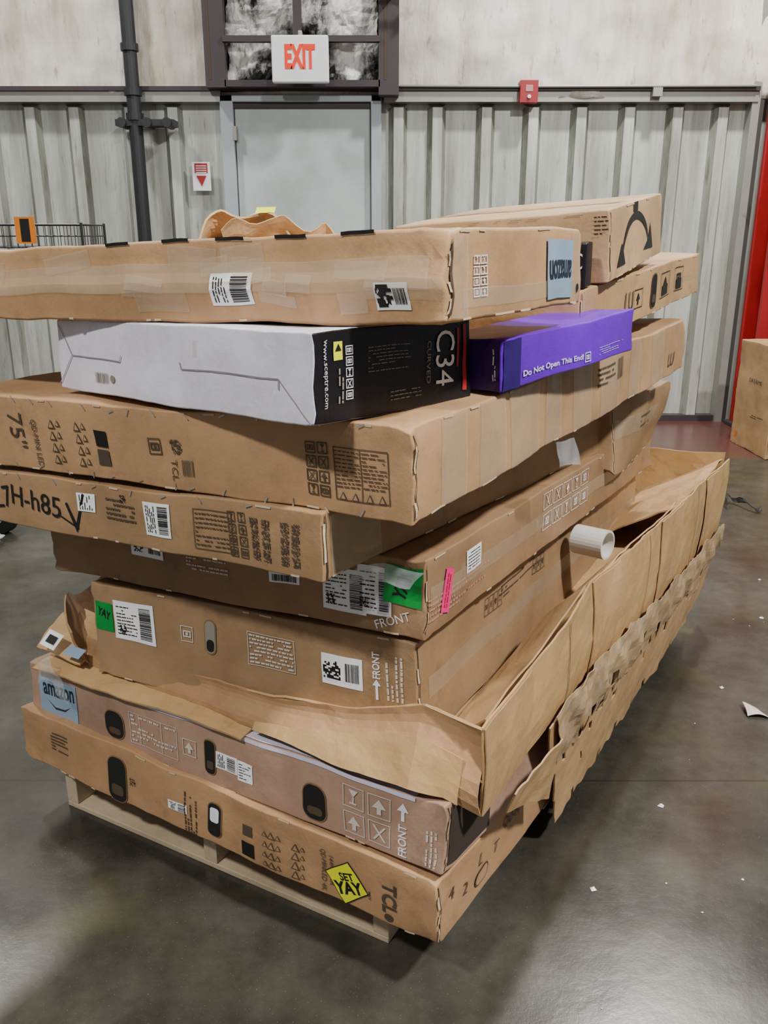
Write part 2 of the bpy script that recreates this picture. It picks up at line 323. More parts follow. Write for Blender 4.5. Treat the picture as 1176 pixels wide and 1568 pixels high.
b.lines('R',.97,.10,.13,.05,INK,n=4,seed=16);b.bars(b.M('R',1.08,.1),0,0,.05,.05,7,INK);b.text('R',1.6,.05,.04,'LU',INK,0)
b.done()
# ================= MONITOR BOX black/white
WB=cardboard('white_carton','#e0dce9',3,.42,.2);KB=cardboard('black_carton','#18161b',4,.36,.2)
b=Carton('monitor_box',(-.11,1.32,1.213),42.8,-2.16,-1,.81,.40,.149,WB,seed=8,amp=.003,crush=.004,seams=False)
sh=b.shell;sh.data.materials.append(KB)
for p in sh.data.polygons:
    if (p.normal.dot(b.l))<-.6: p.material_index=1
FL=simple('flap_line','#88848f',.7)
M=b.M('L',0,0)
def seg(b,M,x0,y0,x1,y1,m,t=.0022):
    n=6;dx,dy=x1-x0,y1-y0;L=math.hypot(dx,dy);ux,uy=-dy/L*t/2,dx/L*t/2
    for i in range(n):
        a=(x0+dx*i/n,y0+dy*i/n);c=(x0+dx*(i+1)/n,y0+dy*(i+1)/n)
        b.acc.poly([M(a[0]-ux,a[1]-uy,.0018),M(c[0]-ux,c[1]-uy,.0018),M(c[0]+ux,c[1]+uy,.0018),M(a[0]+ux,a[1]+uy,.0018)],m)
for q in [(-.80,.14,-.745,.075),(-.745,.075,-.56,.072),(-.56,.072,-.555,.085),(-.35,.085,-.345,.072),(-.345,.072,-.08,.072),(-.08,.072,-.005,.003),(-.08,.072,-.08,.055),(-.745,.075,-.81,.01)]: seg(b,M,*q,FL)
b.bars(b.M('L',.63,.035),0,0,.05,.02,9,GREY);b.rr(b.M('L',.59,.035),.016,.016,.008,GREY);b.patch('L',.3,.11,.012,.03,TAPE)
b.text('R',.325,.082,.050,'C34',WPR,-90,maxw=.10);b.text('R',.28,.078,.011,'CURVED',GREY,-90,maxw=.075);b.rect(b.M('R',.381,.08),-.005,-.06,.005,.06,RED)
b.rect(b.M('R',.361,.1),-.003,-.035,.003,.035,RED)
b.text('R',.024,.08,.011,'www.sceptre.com',WPR,-90,maxw=.11);b.patch('R',.054,.115,.02,.03,YEL,0);b.poly(b.M('R',.054,.115),[(-.007,0),(.007,0),(0,.012)],BLK,.0026)
b.icons('R',.08,.078,.02,.09,1,5,WPR,seed=8);b.lines('R',.06,.06,.06,.016,GREY,90,2,5);b.lines('R',.18,.095,.11,.045,GREY,0,8,6,thick=.22);b.lines('R',.22,.03,.08,.02,GREY,0,3,7,thick=.25);b.done()
# ================= PURPLE BOX
PB=cardboard('purple_carton','#6410bc',5,.28,.1)
b=Carton('purple_carton_box',(.222,1.592,1.222),38.8,-1.5,2.0,.17,.58,.094,PB,seed=9,amp=.003,crush=.004,seams=False)
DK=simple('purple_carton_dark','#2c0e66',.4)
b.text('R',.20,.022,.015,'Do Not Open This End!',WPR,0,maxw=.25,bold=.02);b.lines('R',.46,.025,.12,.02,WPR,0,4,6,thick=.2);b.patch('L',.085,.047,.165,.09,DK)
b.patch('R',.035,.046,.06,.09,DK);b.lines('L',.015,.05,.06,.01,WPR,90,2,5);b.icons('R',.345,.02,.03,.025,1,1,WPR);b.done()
# ================= REAR BOXES
b=Carton('television_box',(.45,2.02,1.252),32,0,3.2,1.0,1.15,.13,CB[8],seed=10,amp=.003)
b.hand('R',.62,.065,.05,.09)
for x in (.74,.90): b.icons('R',x,.07,.11,.085,1,1,BLK,seed=int(x*9));b.rect(b.M('R',x,.07),-.03,-.03,.03,.0,BLK,.0018)
b.icons('R',.47,.06,.09,.06,1,1,BLK,seed=2);b.text('R',.38,.06,.05,'LU',BLK,0);b.patch('R',1.02,.065,.2,.02,TAPE);b.done()
b=Carton('shipping_box',(.535,2.10,1.395),27.7,-3.5,5.66,.557,.603,.164,CB[9],seed=11,amp=.002,crush=.003)
M=b.M('R',.27,.07);n=20
A_=[(-.15*math.cos(math.pi*i/n),-.03+.10*math.sin(math.pi*i/n)) for i in range(n+1)];B_=[(-.148*math.cos(math.pi*i/n),-.032+.082*math.sin(math.pi*i/n)**1.2) for i in range(n+1)]
for i in range(n): b.poly(M,[A_[i],A_[i+1],B_[i+1],B_[i]],BLK)
b.poly(M,[(-.20,-.045),(-.12,-.045),(-.155,.01)],BLK);b.poly(M,[(.09,-.035),(.2,-.04),(.17,.03),(.15,-.01)],BLK);b.rect(M,-.025,.07,.025,.093,BLK)
b.lines('L',.02,.13,.032,.045,BLK,n=5,seed=4,thick=.3);b.patch('T',.28,.3,.5,.07,TAPE)
b.patch('T',.30,.27,.52,.02,RIM);b.done()
b=Carton('small_black_carton',(.462,2.035,1.385),30,0,3,.075,.05,.10,KB,seed=12,amp=.001,crush=.001,seams=False)
b.text('L',.035,.06,.035,'AOC',WPR,0,maxw=.055);b.done()
# ================= TOP LONG BOX
b=Carton('long_appliance_box',(.096,1.313,1.371),32.1,-2.2,-.06,1.8,.578,.143,CB[7],seed=13,amp=.005,bulge=.012,edge=.006,crush=.009)
b.label('L',.42,.058,.055,.095,90,41);b.label('L',.09,.043,.062,.041,0,42,style=2);b.qr(b.M('L',.105,.044),0,0,.034,6,5,BLK,.0026,.6)
b.icons('R',.11,.068,.05,.07,2,4,WPR,seed=3);b.patch('R',.445,.068,.13,.106,BLU,0,.003);b.text('R',.445,.068,.034,'amazon',NAVY,180,.0038,maxw=.115,bold=.03)
R=random.Random(4)
for i in range(18): b.patch('L',R.uniform(.05,1.2),R.uniform(.03,.12),R.uniform(.03,.14),R.uniform(.015,.04),TAPE,R.uniform(-8,8),.0015+.00005*i)
b.patch('L',.6,.078,1.15,.05,TAPE,0,.0013)
for x in (.155,.29,.42,.55,.70): b.patch('L',x,.141,.065,.006,HOLE,0,.0018)
for x in (.04,.53): b.patch('R',x,.07,.05,.13,TAPE)
b.patch('R',.3,.035,.5,.03,TAPE)
M=b.M('R',.012,.07);b.rect(M,-.006,-.06,.001,.06,DARKC,.0019);M=b.M('R',.548,.03);b.rr(M,.02,.02,.01,HOLE);b.done()
b=Carton('crushed_carton',(.72,2.55,.80),32,-2,2,.5,.55,.20,CB[3],seed=14,amp=.014,off={(0,0,1):(.04,.05,.03),(0,1,0):(.05,0,-.03)})
b.patch('R',.25,.12,.45,.05,TAPE);b.lines('R',.3,.12,.14,.04,n=3,seed=4);b.done()
# ================= OPEN TRAY
tray=empty('open_carton_tray')
O=Vector((.185,1.40,0));yw=math.radians(32);l=Vector((-math.cos(yw),math.sin(yw),0));r=Vector((math.sin(yw),math.cos(yw),0));out=-l;front=-r
TM=CB[2]
def interp(x,tab):
    for (a,va),(b_,vb) in zip(tab,tab[1:]):
        if x<=b_:
            k=(x-a)/(b_-a);k=max(0,k)
            if isinstance(va,tuple): return tuple(p+(q-p)*k for p,q in zip(va,vb))
            return va+(vb-va)*k
    return tab[-1][1]
def sheet(name,fn,nu,nv,mat,amp,seed,parent,thick=.005,skip=None,hf=.45,fq=26):
    V=[];F=[]
    for j in range(nv+1):
        for i in range(nu+1):
            p=fn(i/nu,j/nv);p=p+noise.noise_vector(p*7+Vector((seed,0,0)))*amp+noise.noise_vector(p*fq+Vector((seed,9,0)))*amp*hf
            V.append(p)
    for j in range(nv):
        for i in range(nu):
            if skip and skip((i+.5)/nu,(j+.5)/nv): continue
            a=j*(nu+1)+i;F.append((a,a+1,a+nu+2,a+nu+1))
    o=mkmesh(name,V,F,mat,smooth=False,parent=parent)
    md=o.modifiers.new('thick','SOLIDIFY');md.thickness=thick;md.offset=0
    return o
rimz=[(0,.622),(.35,.675),(.57,.712),(.9,.705),(1.2,.70),(2.15,.68)]
botz=[(0,.43),(.35,.455),(.6,.46),(1.2,.42),(2.15,.39)]
folds=[.0,.42,.60,.95,1.2,1.5,1.8,2.15];foldo=[0,.012,-.004,.014,.0,.016,.002,.012]
def rw(u,v):
    s=u*2.15;z0=interp(s,botz);z1=interp(s,rimz)+.006*math.sin(s*9);z=z0+(z1-z0)*v
    return O+r*s+out*(.008*math.sin(v*math.pi)+interp(s,list(zip(folds,foldo)))*(.3+.7*v))+Vector((0,0,z))
sheet('side_wall_right',rw,90,10,TM,.005,1,tray)
for s0,s1,e in ((.0,.20,.006),(.60,.78,.006),(1.2,1.42,.007),(1.78,1.95,.008)):
    def f(u,v,s0=s0,s1=s1,e=e):
        s=s0+(s1-s0)*u;return rw(s/2.15,.01+v*.985)+out*e
    sheet('wall_overlap_panel',f,8,6,CB[8],.005,1,tray,.003)
sa=Acc()
for s in (.42,1.06,1.64):
    for k in range(6):
        a0=rw(s/2.15,.03+k*.155)+out*.0045;a1=rw((s)/2.15,.03+(k+1)*.155)+out*.0045
        nz=lambda p:p+noise.noise_vector(p*7+Vector((1,0,0)))*.005+noise.noise_vector(p*26+Vector((1,9,0)))*.00225
        a0=nz(a0);a1=nz(a1);sa.poly([a0-r*.0015,a0+r*.0015,a1+r*.0015,a1-r*.0015],SEAM)
sa.build('score_lines',tray)
ft=[(0,(.0,.622)),(.12,(.0,.637)),(.29,(.0,.573)),(.5,(.005,.54)),(.75,(0,.525)),(1.12,(0,.525))]
fb=[(0,(0,.43)),(.05,(.03,.47)),(.12,(.06,.482)),(.3,(.055,.474)),(.5,(.03,.465)),(.75,(.01,.45)),(1.12,(0,.435))]
def fw(u,v):
    s=u*1.12;a=interp(s,ft);c=interp(s,fb);o=c[0]+(a[0]-c[0])*v+.012*math.sin(v*math.pi*2)*(1-u);z=c[1]+(a[1]-c[1])*v
    return O+l*s+front*o+Vector((0,0,z))
sheet('front_wall',fw,44,8,CB[0],.006,2,tray)
def fv(u,v):
    s=.03+u*.50;a=interp(s,ft);c=interp(s,fb);k=.05+v*(.55+.25*math.sin(u*3.1))*(1-.6*u)
    o=c[0]+(a[0]-c[0])*k+.016-.006*v;z=c[1]+(a[1]-c[1])*k
    return O+l*s+front*o+Vector((0,0,z))
sheet('front_folded_flap',fv,22,5,CB[2],.006,12,tray,.004)
def ff(u,v):
    s=.0+u*.62;a=interp(s,ft);w=.09*math.sin(min(1,u*1.2)*math.pi*.75+.35)
    return O+l*s+front*(a[0]-v*w)+Vector((0,0,a[1]-v*.07))
sheet('front_inner_flap',ff,20,4,CB[8],.006,3,tray)
def lw(u,v):
    b0=O+l*(1.10+.03*u)+r*(u*.35)+Vector((0,0,.43));t0=O+l*(1.12+.27*math.sin(u*2.0+.1))+r*(u*.33-.02)+Vector((0,0,.54+.035*math.sin(u*7)))
    return b0.lerp(t0,v)+Vector((0,0,-.02*math.sin(v*math.pi)))
sheet('left_end_wall',lw,16,9,CB[0],.012,4,tray)
def lw2(u,v):
    return O+l*(1.12+.17*v)+r*(u*.16-.03)+Vector((0,0,.455+.05*u+.03*v*math.sin(u*3)))
sheet('left_torn_flap',lw2,10,9,CB[2],.010,5,tray)
def lf(u,v):
    s=.55+u*.72;return O+l*s+front*(.0+.062*v)+Vector((0,0,.462-.03*u-.012*v))
sheet('front_lower_flap',lf,22,4,TM,.006,6,tray)
def fr(u,v): return O+r*2.14+l*(u*1.0)+Vector((0,0,.40+v*.30-.05*u*v))
sheet('far_wall',fr,16,6,TM,.010,7,tray)
def fl(u,v): return O+l*(.0+u*.42)+r*(v*2.14)+Vector((0,0,.475+.16*max(0,.35-u)-.02))
sheet('tray_floor',fl,14,34,CB[8],.008,8,tray)
def fl2(u,v): return O+l*(.01+u*.28)+r*(1.5+v*.64)+Vector((0,0,.66-.16*u+.02*v))
sheet('far_inner_flap',fl2,8,12,CB[8],.012,9,tray)
def fl3(u,v): return O+l*(.012+u*.12*(1-v*.4))+r*(.04+v*1.4)+Vector((0,0,interp(.04+v*1.4,rimz)-.012-.11*u))
sheet('side_inner_flap',fl3,6,26,CB[8],.006,19,tray,.004)
RS=random.Random(5)
def sk(u,v):
    s=.30+u*1.84+.16*(1-v)*(1-u)*(1 if u<.2 else .3)
    jg=.022*noise.noise(Vector((u*9,2.2,0)))+.012*noise.noise(Vector((u*38,7.2,0)))
    zt=interp(s,botz)+.02;zb=interp(s,[(.3,.10),(.5,.07),(.8,.085),(1.3,.085),(1.75,.09),(2.15,.17)])+jg*(1-v)
    z=zb+(zt-zb)*v;o=-.022+.045*v
    return O+r*s+out*o+Vector((0,0,z))
holes=[(.05,.58,1),(.10,.64,.7),(.16,.50,1),(.23,.58,1),(.30,.50,1.2),(.38,.60,1),(.46,.5,1),(.53,.62,.8),(.6,.52,1.2),(.68,.58,1),(.77,.5,1),(.86,.58,1),(.95,.5,1),(.13,.3,.6)]
def skp(u,v): return any(abs(u-a)<.007*k and abs(v-c)<.045*k for a,c,k in holes) or (u<.03 and v<.25) or (.0<u<.02 and v<.5) or any(abs(u-a)<.008 and v<.07 for a in (.10,.19,.27,.36,.45,.52,.63,.72,.81,.9))
sheet('torn_side_skirt',sk,180,26,CB[8],.004,10,tray,.004,skp)
SC=cardboard('scuffed_torn_cardboard','#a88c68',6,.8,.8,scuff=.06)
def cr(u,v):
    s=u*.97+.015;q=sk(s,.60+.46*v);k=math.sin(v*math.pi)
    return q+out*(.004+.010*k+.006*math.sin(u*70+v*3)*k)+Vector((0,0,.008*math.sin(u*47)))
RS2=random.Random(8);gap=[(RS2.uniform(.03,.97),RS2.uniform(0,.40),RS2.uniform(.006,.014)) for _ in range(26)]
def crs(u,v): return any(abs(u-a)<w_ and abs(v-c)<.14 for a,c,w_ in gap)
sheet('flattened_torn_liner',cr,190,12,SC,.007,20,tray,.002,crs,hf=.9,fq=30)
def tn(u,v):
    return O+r*(.10+.24*u)+out*(.035-.02*(1-v))+Vector((0,0,.40-.16*(1-v)*(.3+.7*u)+.03))
sheet('torn_corner_tab',tn,14,8,CB[8],.008,28,tray,.004)
# ================= loose things
def torn(u,v):
    x=-.335+.20*u;y=1.66+.03*math.sin(u*5)+.12*v;z=1.475+.072*math.sin(min(1,u*1.1+.05)*math.pi)**.5*(1-v*.4)+.012*math.sin(u*11+v*5)
    return Vector((x,y,z))
tc=empty('torn_cardboard_piece')
sheet('torn_sheet',torn,26,12,CB[9],.012,31,tc,.004,hf=.8)
def torn2(u,v): return Vector((-.29+.22*u,1.63-.02*v+.03*u,1.478+.05*v*math.sin(.6+u*2.4)+.01*math.sin(u*17)*v))
sheet('torn_lip',torn2,22,6,CB[9],.010,33,tc,.003,hf=.9)
t=Acc();t.poly([Vector((-.235,1.655,1.540)),Vector((-.200,1.655,1.541)),Vector((-.202,1.70,1.552)),Vector((-.238,1.70,1.551))],YEL);t.build('yellow_sticker',tc)
def film(u,v): return Vector((-.05,1.49,.906))+Vector((.12*u-.02*v,.01,-.035*v+.012*math.sin(u*5)))
fe=empty('clear_plastic_wrap');sheet('film',film,14,8,CLEAR,.015,40,fe,.0008)
def film2(u,v): return Vector((-.90,1.99,.44))+Vector((.10*u,-.06*u+.0,-.05*v+.03*math.sin(u*4)))
fe=empty('clear_plastic_wrap');sheet('film',film2,14,8,CLEAR,.02,41,fe,.0008)
def film3(u,v): return Vector((.375,1.84,1.075))+Vector((.06*u+.02*v,.08*u,-.065*v-.02*u))
fe=empty('clear_plastic_wrap');sheet('film',film3,10,8,CLEAR,.012,42,fe,.0008)
ll=Acc()
def card(c,dx,dy,w,h,m):
    c=Vector(c);dx=Vector(dx).normalized();dy=Vector(dy);dy=(dy-dx*dy.dot(dx)).normalized()
    ll.poly([c-dx*w/2-dy*h/2,c+dx*w/2-dy*h/2,c+dx*w/2+dy*h/2,c-dx*w/2+dy*h/2],m)
card((-.865,2.02,.500),(.8,-.5,-.1),(.3,.5,.5),.055,.045,WHT);card((-.864,2.016,.503),(.8,-.5,-.1),(.3,.5,.5),.03,.022,BLK)
card((-.79,1.97,.49),(.8,-.5,.0),(.3,.5,.3),.06,.03,BLU)
ll.build('flap_labels',tray)
# paper roll core
pr=Acc();WP=simple('white_core','#e2ded6',.5);A=Vector((.565,2.37,.655));D=Vector((.72,-.62,.02)).normalized();ro,ri=.043,.037
a=D.orthogonal().normalized();c_=D.cross(a);n=28;k=pr.mi(WP)
ring=[];
for p,rad in ((A,ro),(A+D*.10,ro),(A+D*.10,ri),(A+D*.01,ri)): ring.append([p+a*rad*math.cos(2*math.pi*i/n)+c_*rad*math.sin(2*math.pi*i/n) for i in range(n)])
for q in range(3):
    for i in range(n): j=(i+1)%n;pr.poly([ring[q][i],ring[q][j],ring[q+1][j],ring[q+1][i]],WP)
pr.poly(ring[3][::-1],GREY);pr.build('white_paper_core',smooth=False)
# ================= PALLET
WD=cardboard('pallet_wood','#b3a084',8,.7,.8);pl=Acc();yp=math.radians(29);pl_l=Vector((-math.cos(yp),math.sin(yp),0));pl_r=Vector((math.sin(yp),math.cos(yp),0));P0=Vector((.01,1.52,0))
xf=lambda p:P0+pl_l*p.x+pl_r*p.y+Vector((0,0,p.z))
for x in (0,.485,.97): pl.box((x,0,.016),(x+.04,2.0,.108),WD,xf)
for i in range(14): pl.box((-.0,i*.148,.108),(1.01,i*.148+.09,.124),WD,xf)
for y in (0.0,.95,1.9): pl.box((0,y,0),(1.01,y+.09,.0155),WD,xf)
pl.build('wooden_pallet',bevel=.002)
# ================= ROOM
W=7.27
m=bpy.data.materials.new('sealed_concrete');m.use_nodes=True;nt=m.node_tree;bs=nt.nodes['Principled BSDF']
tcn=N(nt,'ShaderNodeTexCoord');n1=N(nt,'ShaderNodeTexNoise',Scale=.9,Detail=8.,Roughness=.62);n2=N(nt,'ShaderNodeTexNoise',Scale=7.,Detail=8.,Roughness=.7);n3=N(nt,'ShaderNodeTexNoise',Scale=260.,Detail=2.)
for n in (n1,n2,n3): nt.links.new(tcn.outputs['Object'],n.inputs['Vector'])
r1=ramp(nt,[(.34,srgb('#262520')),(.5,srgb('#3b3932')),(.68,srgb('#504d45'))]);nt.links.new(n1.outputs['Fac'],r1.inputs[0])
r2=ramp(nt,[(.35,(.68,.68,.68,1)),(.65,(1.2,1.2,1.2,1))]);nt.links.new(n2.outputs['Fac'],r2.inputs[0])
col=mixrgb(nt,1.0,r1.outputs[0],r2.outputs[0],'MULTIPLY')
r3=ramp(nt,[(.68,(0,0,0,1)),(.74,(.3,.3,.3,1))]);nt.links.new(n3.outputs['Fac'],r3.inputs[0])
col=mixrgb(nt,r3.outputs[0],col,srgb('#9a978c'))
sx=N(nt,'ShaderNodeSeparateXYZ');nt.links.new(tcn.outputs['Object'],sx.inputs[0])
mr=N(nt,'ShaderNodeMapRange');mr.inputs['From Min'].default_value=5.85;mr.inputs['From Max'].default_value=5.95;nt.links.new(sx.outputs['Y'],mr.inputs['Value'])
col=mixrgb(nt,mr.outputs[0],col,srgb('#5a3632'))
n5=N(nt,'ShaderNodeTexNoise',Scale=2.3,Detail=5.);nt.links.new(tcn.outputs['Object'],n5.inputs['Vector']);r5=ramp(nt,[(.56,(0,0,0,1)),(.74,(.6,.6,.6,1))]);nt.links.new(n5.outputs['Fac'],r5.inputs[0])
col=mixrgb(nt,r5.outputs[0],col,srgb('#4c4a26'))
# control joint in the slab
jt=N(nt,'ShaderNodeMath',operation='SUBTRACT');jt.inputs[1].default_value=2.12;nt.links.new(sx.outputs['Y'],jt.inputs[0])
ja=N(nt,'ShaderNodeMath',operation='ABSOLUTE');nt.links.new(jt.outputs[0],ja.inputs[0]);jl=N(nt,'ShaderNodeMath',operation='LESS_THAN');jl.inputs[1].default_value=.004;nt.links.new(ja.outputs[0],jl.inputs[0])
jm=N(nt,'ShaderNodeMath',operation='MULTIPLY');jm.inputs[1].default_value=.55;nt.links.new(jl.outputs[0],jm.inputs[0]);col=mixrgb(nt,jm.outputs[0],col,srgb('#1c1b18'))
nt.links.new(col,bs.inputs['Base Color'])
rr_=N(nt,'ShaderNodeMapRange');rr_.inputs['From Min'].default_value=.3;rr_.inputs['From Max'].default_value=.7;rr_.inputs['To Min'].default_value=.12;rr_.inputs['To Max'].default_value=.36;nt.links.new(n1.outputs['Fac'],rr_.inputs['Value']);nt.links.new(rr_.outputs[0],bs.inputs['Roughness'])
bp=N(nt,'ShaderNodeBump',Strength=.10,Distance=.01);nt.links.new(n2.outputs['Fac'],bp.inputs['Height']);nt.links.new(bp.outputs[0],bs.inputs['Normal'])
mkmesh('floor',[(-9,-5,0),(9,-5,0),(9,W+.1,0),(-9,W+.1,0)],[(0,1,2,3)],m)
def wallmat(name,base,dark,sc=(1,1,.25),rough=.45,metal=.0,stain='#6c6254',th=.6,bump=.0,amt=.6,lo=.33,hi=.6,fs=2.2):
    m=bpy.data.materials.new(name);m.use_nodes=True;nt=m.node_tree;bs=nt.nodes['Principled BSDF']
    tc=N(nt,'ShaderNodeTexCoord');mp=N(nt,'ShaderNodeMapping');mp.inputs['Scale'].default_value=sc;nt.links.new(tc.outputs['Object'],mp.inputs[0])
    a=N(nt,'ShaderNodeTexNoise',Scale=fs,Detail=9.,Roughness=.65);b=N(nt,'ShaderNodeTexNoise',Scale=11.,Detail=7.,Roughness=.7)
    for n in (a,b): nt.links.new(mp.outputs[0],n.inputs['Vector'])
    r=ramp(nt,[(lo,srgb(dark)),(hi,srgb(base))]);nt.links.new(a.outputs['Fac'],r.inputs[0])
    r2=ramp(nt,[(th,(0,0,0,1)),(th+.12,(amt,amt,amt,1))]);nt.links.new(b.outputs['Fac'],r2.inputs[0])
    c=mixrgb(nt,r2.outputs[0],r.outputs[0],srgb(stain));nt.links.new(c,bs.inputs['Base Color'])
    bs.inputs['Roughness'].default_value=rough;bs.inputs['Metallic'].default_value=metal
    if bump:
        bp=N(nt,'ShaderNodeBump',Strength=bump,Distance=.06);nt.links.new(a.outputs['Fac'],bp.inputs['Height']);nt.links.new(bp.outputs[0],bs.inputs['Normal'])
    return m
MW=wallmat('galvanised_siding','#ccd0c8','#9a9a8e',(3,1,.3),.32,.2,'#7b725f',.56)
MWD=wallmat('galvanised_siding_shaded','#9fa299','#77766b',(3,1,.3),.4,.2,'#5f5747',.52)  # darker siding for rib flanks: rib shading painted into the colour
INS=wallmat('vinyl_insulation','#eae4da','#b4a892',(1.6,1,.40),.34,0,'#6f604f',.58,.35,.7)
DRT=wallmat('grimy_insulation','#dcdad6','#161413',(1.5,1,.8),.3,0,'#0f0e0d',.60,.7,.9,.44,.54,1.7)
BRN=simple('dark_steel_frame','#3e3436',.55);GAL=simple('galvanised_trim','#a3a49c',.4,metal=.3);DGA=simple('dark_flashing_gap','#413d3a',.7)
w=Acc()
cs=[c for c in [-8.5+.34*i for i in range(19)] if c<-2.1]+[-1.95,-1.62,.12,.42,.80,1.16,1.53,1.90,2.27,2.62]
segs=[];px=-9
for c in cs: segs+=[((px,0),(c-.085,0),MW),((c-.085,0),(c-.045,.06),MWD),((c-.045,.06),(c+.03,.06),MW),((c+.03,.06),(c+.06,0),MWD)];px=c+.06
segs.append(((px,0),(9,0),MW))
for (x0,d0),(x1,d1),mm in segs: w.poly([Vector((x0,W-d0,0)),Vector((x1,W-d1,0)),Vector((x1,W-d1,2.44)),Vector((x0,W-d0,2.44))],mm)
for c in cs: w.poly([Vector((c-.085,W,2.47)),Vector((c-.045,W-.06,2.44)),Vector((c+.03,W-.06,2.44)),Vector((c+.06,W,2.47))],MW)
w.box((-9,W-.001,2.40),(9,W+.02,2.56),MW)
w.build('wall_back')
def ins(u,v):
    x=-9+18*u;z=2.5+3.0*v;return Vector((x,W-.05-.06*noise.noise(Vector((x*1.1,0,z*1.6)))-.06*abs(math.sin(x*math.pi/1.22))**.5,z))
o=sheet('wall_back_upper',ins,260,50,INS,.022,50,None,.004);o.data.polygons.foreach_set('use_smooth',[True]*len(o.data.polygons))
t=Acc();t.box((-9,W-.15,2.545),(2.84,W,2.575),BRN);t.box((-9,W-.13,2.47),(-1.24,W-.02,2.545),GAL);t.box((0,W-.13,2.47),(2.84,W-.02,2.545),GAL);t.build('trim_1')
t=Acc();t.box((-9,W-.09,0),(-1.24,W,.05),DARKC);t.box((0,W-.09,0),(2.84,W,.05),BRN);t.build('baseboard_back')
t=Acc();t.box((2.80,W-.12,0),(2.86,W,5),GAL);t.box((2.862,W-.10,0),(2.90,W,5),DGA);t.build('trim_2')
fe=empty('window_1')
def win(u,v): return Vector((-1.16+1.12*u,W-.15-.05*noise.noise(Vector((u*4,v*7,2)))-.04*math.sin(u*math.pi)-.02*math.sin(v*20+u*4),2.59+1.6*v))
o=sheet('grimy_pane',win,50,60,DRT,.03,60,fe,.003)
t=Acc()
t.box((-1.32,W-.26,2.55),(-1.17,W-.02,4.5),BRN);t.box((-.04,W-.26,2.5),(.11,W-.02,4.5),BRN);t.box((-1.18,W-.28,2.85),(-.03,W-.22,2.89),BRN);t.box((-.66,W-.27,2.89),(-.60,W-.21,4.5),BRN);t.box((-1.18,W-.26,2.555),(-.03,W-.1,2.60),BRN)
t.box((-1.29,W-.262,2.60),(-1.275,W-.258,4.5),DARKC);t.box((.0,W-.262,2.60),(.02,W-.258,4.5),DARKC)
t.build('steel_frame',fe)
dr=empty('door_1');t=Acc();DF=simple('door_frame_paint','#b3bcc2',.4);DP=wallmat('door_paint','#c0c9c7','#aab5b2',(1,1,1),.25,0,'#8f978f',.66);yd=W-.13
t.box((-1.25,yd,0),(-1.15,W,2.52),DF);t.box((-.10,yd,0),(-.02,W,2.52),DF);t.box((-1.25,yd,2.47),(-.02,W,2.52),DF);t.build('frame',dr,.006)
t=Acc();t.box((-1.15,yd+.05,0.01),(-.10,yd+.09,2.47),DP);t.box((-1.15,yd+.03,2.43),(-.10,yd+.05,2.47),DGA);t.box((-1.15,yd+.048,0),(-1.143,yd+.0499,2.47),DGA);t.box((-.107,yd+.048,0),(-.10,yd+.0499,2.47),DGA);t.build('slab',dr)
t=Acc();t.cyl((-.2,yd+.05,1.0),(-.2,yd-.03,1.0),.03,GAL);t.cyl((-.2,yd-.03,1.0),(-.2,yd-.07,1.0),.035,GAL)
for z in (.3,1.25,2.2): t.box((-1.16,yd-.005,z),(-1.13,yd+.05,z+.1),GAL)
t.build('knob_and_hinges',dr)
t=Acc();DKP=simple('dark_pipe','#26282b',.5);t.cyl((-1.88,W-.2,0),(-1.88,W-.2,5),.052,DKP,18)
for z in (2.33,2.50,2.8): t.cyl((-1.88,W-.2,z),(-1.88,W-.2,z+.05),.066,DKP,18)
t.box((-2.02,W-.25,2.29),(-1.58,W-.10,2.335),DKP)
for x in (-1.97,-1.78,-1.63): t.cyl((x,W-.27,2.312),(x,W-.1,2.312),.035,DKP)
t.build('vertical_standpipe')
t=Acc();t.cyl((-.20,W-.4,3.155),(.30,W-.4,3.14),.018,BRN);t.cyl((.04,W-.4,3.15),(.04,W-.27,3.15),.03,BRN)
for x in (-.16,.26,.06): t.box((x-.012,W-.43,3.11),(x+.012,W-.37,3.19),BRN)
t.build('conduit_bracket')
ex=empty('exit_sign');t=Acc();t.box((-.81,W-.40,2.56),(-.40,W-.34,2.87),WHT);t.box((-.62,W-.35,2.87),(-.59,W-.28,2.91),GAL);t.build('housing',ex,.01)
EXR=simple('exit_letters_red','#ff3c14',.5);v,f=textmesh('EXIT',.045);W0=max(q[0] for q in v)-min(q[0] for q in v);H0=max(q[1] for q in v)-min(q[1] for q in v);cx=(max(q[0] for q in v)+min(q[0] for q in v))/2;cy=(max(q[1] for q in v)+min(q[1] for q in v))/2
o=mkmesh('letters',[(-.605+(q[0]-cx)*.22/W0,W-.404,2.73+(q[1]-cy)*.16/H0) for q in v],f,EXR,parent=ex);md=o.modifiers.new('s','SOLIDIFY');md.thickness=.006
t=Acc();t.box((-1.50,W-.075,1.84),(-1.36,W-.06,2.05),WHT);t.box((-1.48,W-.078,1.97),(-1.38,W-.075,2.04),RED);t.poly([Vector((-1.47,W-.079,1.95)),Vector((-1.39,W-.079,1.95)),Vector((-1.43,W-.079,1.87))],RED)
for i in range(4): t.box((-1.47,W-.080,2.03-.016*i-.012),(-1.39,W-.078,2.03-.016*i-.006),WHT)
t.build('fire_extinguisher_sign')
t=Acc();FR=simple('fire_alarm_red','#a01c22',.4);t.box((1.02,W-.2,2.455),(1.155,W-.1,2.61),FR);t.box((1.06,W-.205,2.53),(1.115,W-.2,2.575),simple('alarm_lens','#c99088',.2));t.cyl((1.088,W-.215,2.495),(1.088,W-.2,2.495),.014,WHT);t.build('fire_alarm',bevel=.006)
